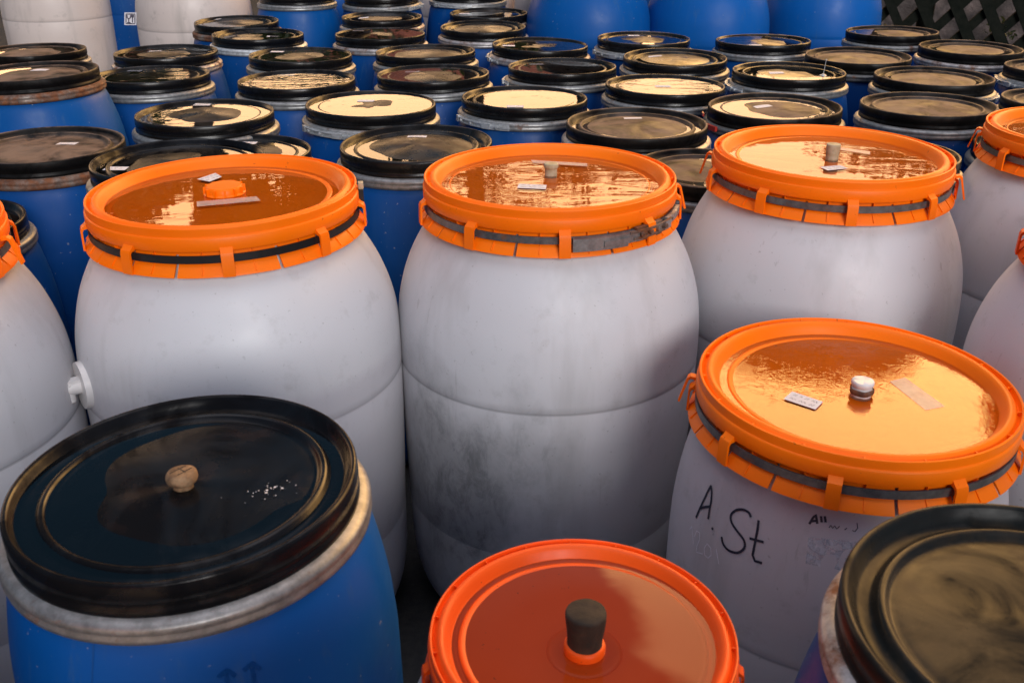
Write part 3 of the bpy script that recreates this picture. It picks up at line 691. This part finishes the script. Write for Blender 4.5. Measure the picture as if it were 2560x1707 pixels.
# ================================================================== BLUE BARRELS (rows behind)
T = [  # label, x, y, options
 ('blue barrel at the left edge, right behind the one with orange rusty ring', -1.937, 4.151, dict(lid='black_dusty', dome=.010, water='w_dirty', wz=-.0125, lab=(33, 118))),
 ('tall blue barrel near the left edge, orange rusty ring and pale label on brown lid', -1.51, 3.19, dict(h=.55, ring='rust', lid='black_dusty', dome=.012, water='w_dirty', wz=-.013, lab=(100, 180), body='blue_light', k=1.35)),
 ('black lidded barrel in front of the blue drum with the glass symbol', -1.385, 4.103, dict(dome=.012, water='w_ripple', wz=-.0085, lab=(388, 129), ring='rust_some')),
 ('black lidded barrel with rippled water, just right of the orange rusty ringed one', -1.28, 3.604, dict(dome=0, water='w_ripple', lab=(336, 175))),
 ('black lidded barrel with brown rusty ring, directly in front of the pale back drum', -1.335, 5.029, dict(ring='rust', dome=.010, water='w_some', wz=-.011, lab=(539, 48))),
 ('barrel with plain deep black pail lid over a white ring, dark red-brown inside', -1.131, 4.595, dict(ring='bright', dome=.004, water='w_calm', wz=-.012, lab=(682, 89), lid='black_clean')),
 ('black lidded barrel with small golden island in its water, behind the tree reflecting lid', -.832, 4.029, dict(dome=.013, water='w_some', wz=-.0075, lab=(693, 131))),
 ('black lidded barrel whose full water mirrors trees and yellow sky, left of centre', -.744, 3.502, dict(dome=0, water='w_ripple', lab=(718, 186))),
 ('black lidded barrel with wide golden dome ringed by water, behind the left orange lid', -.912, 2.968, dict(dome=.013, water='w_some', wz=-.0095, lab=(506, 261), lid='black')),
 ('black lidded barrel at left edge with dark dull dome and rusty brown ring', -1.226, 2.583, dict(ring='rust', dome=.006, lab=(168, 358), lid='black_dusty')),
 ('black lidded barrel touching the left orange lid, its label at the near left rim', -.785, 2.31, dict(h=.60, dome=.006, water='w_calm', wz=-.0125, lab=(289, 418), lid='black_clean', k=.5)),
 ('black lidded barrel half hidden between the left orange lid and the golden domed lid', -.737, 2.66, dict(h=.67, R=.19, dome=.010, water='w_some', wz=-.0115, lab=(618, 356), k=.5)),
 ('far black lidded barrel with golden dome, behind the one with tiny golden spot', -.652, 5.207, dict(dome=.011, water='w_some', wz=-.010, lab=(909, 46), ring='rust_some')),
 ('black lidded barrel with brown water and tiny golden spot, left of double rimmed lid', -.589, 4.611, dict(dome=.012, water='w_calm', wz=-.0048, lab=(896, 79), ring='rust_some')),
 ('black lidded barrel with smooth golden dome filling its lid, in the centre', -.348, 4.118, dict(dome=.012, water='w_calm', wz=-.0145, lab=(1003, 116))),
 ('black lidded barrel with orange-white reflection ring around a brown dome, centre', -.281, 3.623, dict(dome=.010, water='w_calm', wz=-.0108, lab=(1031, 177))),
 ('black lidded barrel brim full of bright cream water, steel latch at front left', -.436, 3.099, dict(dome=.010, water='w_some', wz=-.0068, lab=(915, 254), latch=-38)),
 ('black lidded barrel mirroring trees, long silver latch on its front left, at centre', .040, 3.197, dict(dome=0, water='w_some', lab=(1288, 267), latch=-42)),
 ('black lidded barrel with broad golden dome and white label, left behind the centre orange lid', -.252, 2.596, dict(dome=.011, water='w_calm', wz=-.0152, lab=(1043, 344))),
 ('black lidded barrel with red reflection in its water, at the far centre', -.120, 5.358, dict(dome=0, water='w_calm', lab=(1161, 34), ring='rust_some')),
 ('black lidded barrel with pale double rimmed dome, in front of the red reflecting lid', -.134, 4.838, dict(dome=.011, water='w_calm', wz=-.0145, lab=(1148, 59), ring='rust_some')),
 ('black lidded barrel with dark water and brown patch, before the first tall blue drum', .117, 4.294, dict(dome=.008, water='w_calm', wz=-.0088, lab=(1272, 116), ring='rust_some', latch=-82, tilt=(0, 1.0))),
 ('black lidded barrel with deep blue-black mirror water, behind the latch fronted centre one', .186, 3.770, dict(dome=0, water='w_calm', lab=(1341, 159), latch=-95)),
 ('black lidded barrel with torn label and latch, before two tall blue drums', .572, 4.475, dict(dome=.010, water='w_calm', wz=-.0098, lab=(1584, 89), latch=-45)),
 ('black lidded barrel with golden dome and label, right behind the bright yellow water lid', .633, 3.969, dict(dome=.010, water='w_calm', wz=-.0138, lab=(1638, 141), lid='black')),
 ('black lidded barrel full of bright yellow rippled water, right of centre', .516, 3.408, dict(dome=0, water='w_ripple', lab=(1657, 215))),
 ('black lidded barrel with dusty brown dome and label, right behind the centre orange lid', .355, 2.832, dict(lid='black_dusty', dome=.011, water='w_calm', wz=-.0150, lab=(1582, 296), ring='rust_some')),
 ('black lidded barrel squeezed in the gap between the centre and right orange lids', .495, 2.45, dict(h=.66, R=.185, lid='black_dusty', dome=.008, water='w_dirty', wz=-.0125, k=.5, ring='steel_dark')),
 ('black lidded barrel with dark water, right before the middle tall blue drum', 1.076, 4.414, dict(dome=.009, water='w_calm', wz=-.0088, lab=(1889, 114))),
 ('dusty black lidded barrel nearest the lattice fence, behind the other dusty lids', 1.724, 4.689, dict(lid='black_dusty', dome=.009, water='w_dirty', wz=-.0115)),
 ('dusty dry lidded barrel with dark ring, left of the pair below the fence', 1.357, 4.012, dict(lid='black_dusty', dome=.010, ring='steel_dark')),
 ('dusty lidded barrel below the lattice fence, cut by the right edge', 1.882, 4.212, dict(lid='black_dusty', dome=.009, water='w_dirty', wz=-.0135, ring='rust_some')),
 ('black lidded barrel with an upright steel pin on its wet lid', .999, 3.668, dict(dome=.009, water='w_calm', wz=-.0098, lab=(1941, 184), latch=-74)),
 ('dusty brown lidded barrel with latch at its right, in front of the fence pair', 1.483, 3.567, dict(lid='black_dusty', dome=.009, water='w_dirty', wz=-.0150, latch=62)),
 ('black lidded barrel with crescent of water and red handle on its left', .802, 3.061, dict(dome=.010, water='w_some', wz=-.0118, lab=(1907, 267), lid='black_dusty', labrot=12, tilt=(.2, -.8), ring='steel_dark')),
 ('pale dusty dry lidded barrel right behind the right orange lid', 1.282, 3.090, dict(lid='black_dusty', dome=.009)),
 ('black lidded barrel cut by the right edge, latch on its left, below the fence', 2.026, 3.740, dict(lid='black_dusty', latch=-60)),
 ('dusty black lidded barrel cut by the right edge, just behind the edge orange lid', 1.749, 3.145, dict(lid='black_dusty')),
 ('black lidded barrel mostly hidden by the right orange lid, rim showing at right', .98, 2.61, dict(h=.66, k=.5)),
 ('black lidded barrel behind the right edge orange lid, only its left rim showing', 1.50, 2.74, dict(h=.68, k=.5)),
 ('black lidded barrel with grey ring at left edge, behind the cut off white barrel', -1.30, 2.12, dict(h=.70, dome=.004, water='w_calm', wz=-.0135)),
 ('blue barrel at the top edge, left one of three whose lids the frame cuts', -1.16, 5.65, dict(h=.57, body='blue_light')),
 ('blue barrel at the top edge, middle one of three whose lids the frame cuts', -.704, 5.65, dict(h=.575, latch=70)),
 ('blue barrel at the top edge, right one of three whose lids the frame cuts', -.241, 5.75, dict(h=.57, latch=-25)),
 ('black lidded barrel peeping out between the first and second tall blue drums', .86, 6.15, dict(h=.70, H=.815-.146, lid='black_dusty', k=.6)),
]
made = []
for i, (lb, x, y, kw) in enumerate(T):
    if y > 5.4 and 'H' not in kw: kw = dict(kw, H=CAM_Z-kw['h']-.146)
    made.append(blue_barrel(lb, x, y, seed=i+1, **kw))
def pick(s): return next(m for m, t in zip(made, T) if s in t[0])
# steel pin on one lid
P = pick('steel pin'); L = P[1]; a = at_pix(L, 2058, 188, -.008)
bm = bmesh.new(); lathe(bm, [(0, -.004), (.004, -.004), (.006, -.006), (.013, -.0085), (.0135, -.010), (.013, -.013), (0, -.013)][::-1], 24, off=a); cyl(bm, (*a, -.006), (a[0]+.004, a[1]+.006, .043), .0012, .0010, 8); cyl(bm, (a[0]+.004, a[1]+.006, .043), (a[0]+.0042, a[1]+.0062, .046), .003, .003, 8)
obj('pin', finish(bm, 'pin', ['bright']), L)
# red handle on one ring
P = pick('red handle'); bm = bmesh.new()
for a0, a1, r in ((-62, -48, .222), ): lathe(bm, [(.2135, -.041), (r, -.041), (r, -.055), (.2135, -.055)], 5, closed=True, a0=R_(a0), a1=R_(a1))
lathe(bm, [(.2135, -.020), (.218, -.020), (.218, -.030), (.2135, -.030)], 3, closed=True, a0=R_(-80), a1=R_(-74))
MT['redpl'] = mat_plastic('red_plastic', (.42, .03, .02), (.35, .03, .02)); obj('handle', finish(bm, 'handle', ['redpl']), P[0], (0, 0, P[3]))

# ================================================================== BIG DRUMS AT THE BACK, on the platform
def back_drum(label, x, y, top=1.13, mat='blue', name='blue_drum', group='tall blue drums at the back', seed=0, lidm='black_dusty', k=1.):
    H = top-.146; root = place(name, label, x, y, CAM_Z-top, H, group)
    prof = white_prof(H, k)
    obj('body', body_mesh('body', prof, mat, 96, seed), root, (0, 0, H))
    s = 1.22; r = obj('clamp_ring', ring_mesh('steel'), root, (0, 0, H)); r.scale = (s, s, s); L = obj('lid', black_lid_mesh(.009, lidm), root, (0, 0, H)); L.scale = (s, s, s)
    return root, prof, H
back_drum('big bright blue drum with pale scuff, left one of the three at the top right', .388, 5.28, seed=31, mat='blue_light')
back_drum('big bright blue drum in the middle of the three at the top right', .995, 5.30, seed=32, mat='blue_light')
back_drum('big bright blue drum nearest the lattice fence', 1.665, 5.62, seed=33, mat='blue_light')
back_drum('big weathered white drum in the top left corner', -2.74, 6.30, mat='white_old', name='white_drum', group='big white drums at the back', seed=34)
back_drum('big weathered white drum right of the blue drum with the glass symbol', -1.79, 5.87, mat='white_old', name='white_drum', group='big white drums at the back', seed=35)
back_drum('weathered white drum behind the top edge blue barrels, seen in slivers', -.27, 6.42, mat='white_old', name='white_drum', group='big white drums at the back', seed=36)
back_drum('weathered white drum showing a strip left of the first tall blue drum', .33, 6.05, mat='white_old', name='white_drum', group='big white drums at the back', seed=37)
back_drum('blue drum in shade behind the left blue barrel of the top edge', -1.12, 6.40, seed=38)
back_drum('blue drum in shade behind the middle blue barrel of the top edge', -.78, 6.95, seed=39)
back_drum('blue drum seen in a narrow gap beside the far centre lid', .05, 7.0, seed=40)
back_drum('blue drum glimpsed behind the first and second tall blue drums', 1.05, 6.75, seed=42)
bd = back_drum('dark blue drum with a white wine glass and fork sticker', -2.35, 6.62, seed=41)
root, prof, H = bd
bm, hit, nrm = mark_on_body(root, prof, [], 'ink', .01, 'x', z0=H)
def bsurf(px, py, lift):
    p = hit(px, py); return p+nrm(p)*lift
gx = [[bm.verts.new(bsurf(311+30*i/6, 32+32*j/6, .0015)) for j in range(7)] for i in range(7)]
for i in range(6):
    for j in range(6): bm.faces.new((gx[i][j], gx[i+1][j], gx[i+1][j+1], gx[i][j+1]))
sk = lambda u, v: bsurf(311+30*u, 32+32*v, .003)
for st_ in ([(.14, .12), (.88, .12), (.88, .90), (.14, .90), (.14, .12)], [(.22, .2), (.24, .42), (.36, .52), (.5, .42), (.52, .2)], [(.36, .52), (.37, .8)], [(.22, .82), (.52, .82)], [(.68, .18), (.68, .82)], [(.60, .18), (.60, .36), (.76, .36), (.76, .18)]):
    pts = []
    for a_, b_ in zip(st_, st_[1:]):
        for k_ in range(3): pts.append(sk(a_[0]+(b_[0]-a_[0])*k_/3, a_[1]+(b_[1]-a_[1])*k_/3))
    pts.append(sk(*st_[-1])); strip(bm, pts, nrm, .0035, 1, 0)
obj('sticker', finish(bm, 'sticker', ['paper', 'ink'], 70), root)

# ================================================================== FENCE, WALL, PLANTS
f0, f1 = Vector((1.55, 6.55, 0)), Vector((4.6, 5.75, 0)); fd = (f1-f0); fl = fd.length; fd.normalize(); fn = Vector((-fd.y, fd.x, 0))
fence = thing('lattice_fence', 'dark wooden lattice fence of crossed planks at the top right', 'fence', f0)
def plank(bm, a, b, wd, th, off):
    d = b-a; L_ = d.length; mid = (a+b)/2+fn*off; X = d.normalized(); Y = fn; Z = X.cross(Y)
    m = Matrix((X, Y, Z)).transposed().to_4x4(); m.translation = mid
    r = bmesh.ops.create_cube(bm, size=1, matrix=m @ Matrix.Diagonal((L_, th, wd, 1)))
rnd = random.Random(5)
for sgn, nm in ((1, 'slats'), (-1, 'cross_slats')):
    bm = bmesh.new(); x = -1.0
    while x < fl+.2:
        z0, z1 = .22, 1.32; run = .72*sgn
        xa, xb = (x, x+run) if sgn > 0 else (x-run*0, x-run*0+run)
        if sgn > 0: a = fd*x+Vector((0, 0, z1)); b = fd*(x+.62)+Vector((0, 0, z0))
        else: a = fd*(x+.95)+Vector((0, 0, z1)); b = fd*x+Vector((0, 0, z0))
        plank(bm, a, b, .058+rnd.uniform(-.006, .006), .024, .014*sgn*-1)
        x += .185+rnd.uniform(-.008, .008)
    bmesh.ops.bevel(bm, geom=bm.edges[:], offset=.006, segments=2)
    obj(nm, finish(bm, nm, ['fencewood'], 50), fence)
for z in (.2, 1.34):
    bm = bmesh.new(); plank(bm, fd*(-.9)+Vector((0, 0, z)), fd*(fl+.2)+Vector((0, 0, z)), .09, .045, 0.045); obj('rail', finish(bm, 'rail', ['fencewood']), fence)
for x in (-.8, 1.0, 2.8):
    bm = bmesh.new(); p = fd*x+fn*.11; cyl(bm, p, p+Vector((0, 0, 1.45)), .05, .045, 12); obj('post', finish(bm, 'post', ['fencewood']), fence)
# rough stone wall behind
m = M('rubble_stone'); vo = m.n('ShaderNodeTexVoronoi'); vo.inputs['Scale'].default_value = 5.5; vo.feature = 'F1'; 
q = m.n('ShaderNodeMapping'); q.inputs['Scale'].default_value = (1, 1, 1.5); m.l(m.co, q.inputs[0]); m.l(q.outputs[0], vo.inputs[0])
n1 = m.noise(16, 8, .75); c = m.mix(m.ramp(n1, .35, .68), (.46, .35, .31), (.22, .165, .15)); c = m.mix(m.ramp(vo.outputs['Distance'], .1, .55, 0, .7), c, (.07, .06, .055)); m.color(c); m.rough(.9)
m.bump(m.mul(n1, m.mul(vo.outputs['Distance'], -.8), 'ADD'), 1, .05); MT['stone'] = m.m
bm = bmesh.new(); w0, w1 = Vector((1.3, 8.2, 0)), Vector((8.5, 6.6, 0)); nx, nz = 90, 18; wd_ = (w1-w0); wn_ = Vector((wd_.y, -wd_.x, 0)).normalized()
for side_ in (0, 1):
    gg = []
    for i in range(nx+1):
        gg.append([bm.verts.new(w0+wd_*i/nx+Vector((0, 0, 1.05*j/nz))+wn_*((-.35 if side_ else 0)+rnd.uniform(-.012, .012))) for j in range(nz+1)])
    for i in range(nx):
        for j in range(nz): bm.faces.new((gg[i][j], gg[i+1][j], gg[i+1][j+1], gg[i][j+1]))
    if side_ == 0: g0 = gg
for i in range(nx): bm.faces.new((g0[i][-1], g0[i+1][-1], gg[i+1][-1], gg[i][-1]))
for e_ in (0, nx):
    for j in range(nz): bm.faces.new((g0[e_][j], g0[e_][j+1], gg[e_][j+1], gg[e_][j]))
thing('stone_wall', 'rough brown-pink rubble stone wall seen through the lattice fence', 'wall', me=finish(bm, 'stone_wall', ['stone'], 30))

m = M('leaves'); tr = m.n('ShaderNodeBsdfTranslucent')
lc = m.mix(m.ramp(m.noise(3.5, 3), .3, .7), (.035, .060, .012), (.075, .095, .022)); lc = m.mix(m.ramp(m.noise(60, 1), .45, .7), lc, (.015, .03, .008))
m.color(lc); m.rough(.5); m.l(lc, tr.inputs[0]); mx = m.n('ShaderNodeMixShader'); mx.inputs[0].default_value = .3; m.l(m.p.outputs[0], mx.inputs[1]); m.l(tr.outputs[0], mx.inputs[2]); m.l(mx.outputs[0], m.o.inputs[0])
MT['leaves'] = m.m
MT['bark'] = mat_simple('bark', (.07, .05, .035), (.035, .026, .02), 14, .9, 1, .02)
def leaf(bm, p, s, rnd):
    e = Euler((rnd.uniform(-1.2, 1.2), rnd.uniform(-1.2, 1.2), rnd.uniform(0, 6.28))).to_matrix()
    pts = [(-1, 0, 0), (-.35, .42, .1), (.45, .36, .1), (1, 0, -.1), (.45, -.36, .1), (-.35, -.42, .1)]
    bm.faces.new([bm.verts.new(p+e @ Vector(q)*s) for q in pts])
def foliage(clumps, n, s, seed, origin):
    rnd = random.Random(seed); bm = bmesh.new()
    for c, r in clumps:
        for _ in range(int(n*r*r*r**.2)):
            d = Vector((rnd.gauss(0, 1), rnd.gauss(0, 1), rnd.gauss(0, 1))).normalized()*r*rnd.random()**.45
            leaf(bm, Vector(c)+Vector((d.x, d.y, d.z*.75))-origin, s*rnd.uniform(.6, 1.3), rnd)
    return finish(bm, 'foliage', ['leaves'], 180)
def tree(label, base, clumps, n, s, seed, hgt):
    o = Vector(base); t = thing('tree', label, 'tree', o, group=None)
    bm = bmesh.new(); top = Vector((rnd.uniform(-.1, .1), 0, hgt)); pts = [Vector((0, 0, 0)), Vector((.04, 0, hgt*.5)), top]
    cyl(bm, pts[0], pts[1], .17, .12, 12); cyl(bm, pts[1]-Vector((0, 0, .02)), pts[2], .125, .07, 12)
    obj('trunk', finish(bm, 'trunk', ['bark'], 60), t)
    for c, r in clumps:
        bm = bmesh.new(); a = pts[1].lerp(top, .55+.4*random.random()); e = Vector(c)-o; mid = a.lerp(e, .5)+Vector((0, 0, .15)); cyl(bm, a, mid, .05, .03, 8); cyl(bm, mid, e, .03, .012, 8)
        obj('limb', finish(bm, 'limb', ['bark'], 60), t)
    obj('crown', foliage(clumps, n, s, seed, o), t)
cr = random.Random(11)
cl1 = [((-3.2+cr.uniform(-2.6, 1.4), 9.6+cr.uniform(-.7, .7), 3.25+cr.uniform(-.15, .25)), cr.uniform(.36, .55)) for _ in range(24)]
tree('leafy tree with a high crown behind the left white drums', (-2.95, 9.6, 0), cl1, 4800, .055, 3, 3.1)
cl2 = [((.5+cr.uniform(-1.6, 1.5), 9.8+cr.uniform(-.7, .7), 3.2+cr.uniform(-.25, .35)), cr.uniform(.3, .5)) for _ in range(11)]
tree('thin crowned tree behind the tall blue drums', (.72, 9.7, 0), cl2, 2200, .05, 4, 3.1)
cl3 = [((5.0+cr.uniform(-1.2, 1.4), 11+cr.uniform(-.8, .8), 2.5+cr.uniform(-.8, .8)), cr.uniform(.6, .85)) for _ in range(10)]
tree('low bushy tree behind the stone wall', (5.2, 11, 0), cl3, 1300, .06, 5, 2.2)
pole = thing('utility_pole', 'dark wooden pole behind the white drums of the back row', 'pole', (-.45, 12, 0))
bm = bmesh.new(); cyl(bm, (0, 0, 0), (0, 0, 5.6), .13, .10, 16); obj('shaft', finish(bm, 'shaft', ['bark']), pole)
bm = bmesh.new(); box(bm, (0, -.12, 5.1), (1.5, .1, .1)); obj('crossarm', finish(bm, 'crossarm', ['bark']), pole)
# ivy at the foot of the fence
o = Vector((2.6, 6.35, 0)); iv = []
for _ in range(26):
    u = cr.random(); p = f0+fd*(u*fl)+fn*cr.uniform(.08, .35); iv.append(((p.x, p.y, cr.uniform(.1, .78)), cr.uniform(.08, .17)))
pl = thing('ivy', 'low green ivy growing behind the lattice fence', 'plant', o); obj('foliage', foliage(iv, 9000, .022, 8, o), pl)
bm = bmesh.new()
for c, r in iv: cyl(bm, Vector((c[0]+.02, c[1], 0))-o, Vector(c)-o, .006, .003, 6)
obj('stems', finish(bm, 'stems', ['bark']), pl)

# house far beyond
MT['render'] = mat_simple('wall_render', (.55, .47, .36), (.48, .41, .32), 4, .85, .3, .01)
m = M('roof_tiles'); wv = m.n('ShaderNodeTexBrick'); wv.inputs['Scale'].default_value = 3.0; m.l(m.co, wv.inputs[0]); m.color(m.mix(m.ramp(m.noise(6, 4), .3, .7), (.33, .085, .04), (.20, .05, .03))); m.rough(.8); m.bump(wv.outputs['Fac'], .6, .02); MT['roof'] = m.m
MT['glass'] = mat_simple('window_glass', (.02, .025, .03), (.03, .03, .035), 4, .08, 0)
hs = thing('house', 'far rendered house with a red tiled roof beyond the trees', 'house', (-4, 27, 0))
bm = bmesh.new(); box(bm, (0, 0, 1.5), (13, 7, 3)); obj('wall', finish(bm, 'wall', ['render']), hs)
bm = bmesh.new(); vs = [bm.verts.new(p) for p in [(-6.9, -3.9, 2.9), (6.9, -3.9, 2.9), (6.9, 3.9, 2.9), (-6.9, 3.9, 2.9), (-6.9, 0, 5.2), (6.9, 0, 5.2)]]
for f in ((0, 1, 5, 4), (2, 3, 4, 5), (0, 4, 3), (1, 2, 5), (3, 2, 1, 0)): bm.faces.new([vs[k] for k in f])
rf = obj('roof', finish(bm, 'roof', ['roof'], 20), hs)
bm = bmesh.new(); box(bm, (2.4, .6, 5.3), (.7, .7, 1.4)); box(bm, (2.4, .6, 6.03), (.84, .84, .1)); obj('chimney', finish(bm, 'chimney', ['roof']), rf)
for x in (-4.6, -2, 2.2, 4.8):
    bm = bmesh.new(); box(bm, (x, -3.52, 1.7), (1.25, .08, 1.35)); wf = obj('window', finish(bm, 'window', ['concrete']), hs)
    bm = bmesh.new(); box(bm, (x-.29, -3.565, 1.7), (.5, .02, 1.15)); box(bm, (x+.29, -3.565, 1.7), (.5, .02, 1.15)); obj('pane', finish(bm, 'pane', ['glass']), wf)
bm = bmesh.new(); box(bm, (.1, -3.53, 1.05), (1.0, .08, 2.1)); obj('door', finish(bm, 'door', ['bark']), hs)
# timber barn added unseen behind the viewer to block low rear light
MT['boards'] = mat_simple('dark_boards', (.075, .05, .035), (.045, .032, .025), 10, .85, .6, .01)
bn = thing('shade_barn', 'dark timber barn added unseen behind the viewer to block low light', 'shade_barn', (0, -9.0, 0))
bm = bmesh.new()
for i in range(92): box(bm, (-10.2+i*.22+.11, -.012*(i % 2), 1.4), (.205, .03, 2.8))
box(bm, (0, -2.06, 1.4), (20.4, 4.06, 2.8)); obj('wall', finish(bm, 'wall', ['boards'], 20), bn)
bm = bmesh.new(); vs = [bm.verts.new(p) for p in [(-10.8, .4, 2.75), (10.8, .4, 2.75), (10.8, -4.5, 2.75), (-10.8, -4.5, 2.75), (-10.8, -2, 3.9), (10.8, -2, 3.9)]]
for f in ((0, 1, 5, 4), (2, 3, 4, 5), (0, 4, 3), (1, 2, 5), (3, 2, 1, 0)): bm.faces.new([vs[k] for k in f])
obj('roof', finish(bm, 'roof', ['roof'], 20), bn)
# far wood closing the view to the sides of the house
o = Vector((0, 24, 0)); cw = random.Random(21)
far = [((x+cw.uniform(-.6, .6), 23+cw.uniform(-1.5, 1.5), cw.uniform(.8, 3.5)), cw.uniform(.8, 1.15)) for x in [2.5+.55*i for i in range(26)]+[-18+.6*i for i in range(16)]+[-18+.8*i for i in range(40)]]
far += [((cw.uniform(-4.5, 1.8), 15+cw.uniform(-.8, .8), cw.uniform(1.6, 2.9)), cw.uniform(.45, .7)) for _ in range(9)]+[((cw.uniform(-6.8, -5.0), 14+cw.uniform(-.8, .8), cw.uniform(1.2, 3.0)), cw.uniform(.5, .8)) for _ in range(8)]
me = foliage(far, 560, .13, 31, o); dt = obj('distant_trees', me, None, o); dt['kind'] = 'stuff'; dt['label'] = 'far green wood around the house'; dt['category'] = 'trees'
# unseen barrels added below and left of the frame to shade the front rows
for lb_, x_, y_, sd_ in (('white barrel with orange lid added unseen left of the viewer to shade front rows', -.66, .26, 71), ('white barrel with orange lid added unseen under the viewer to shade front rows', .0, .26, 72), ('white barrel with orange lid added unseen right of the viewer to shade front rows', .82, .24, 73)):
    white_barrel(lb_, x_, y_, seed=sd_)
blue_barrel('blue barrel added unseen beyond the left edge to shade the front rows', -1.02, .80, seed=74)
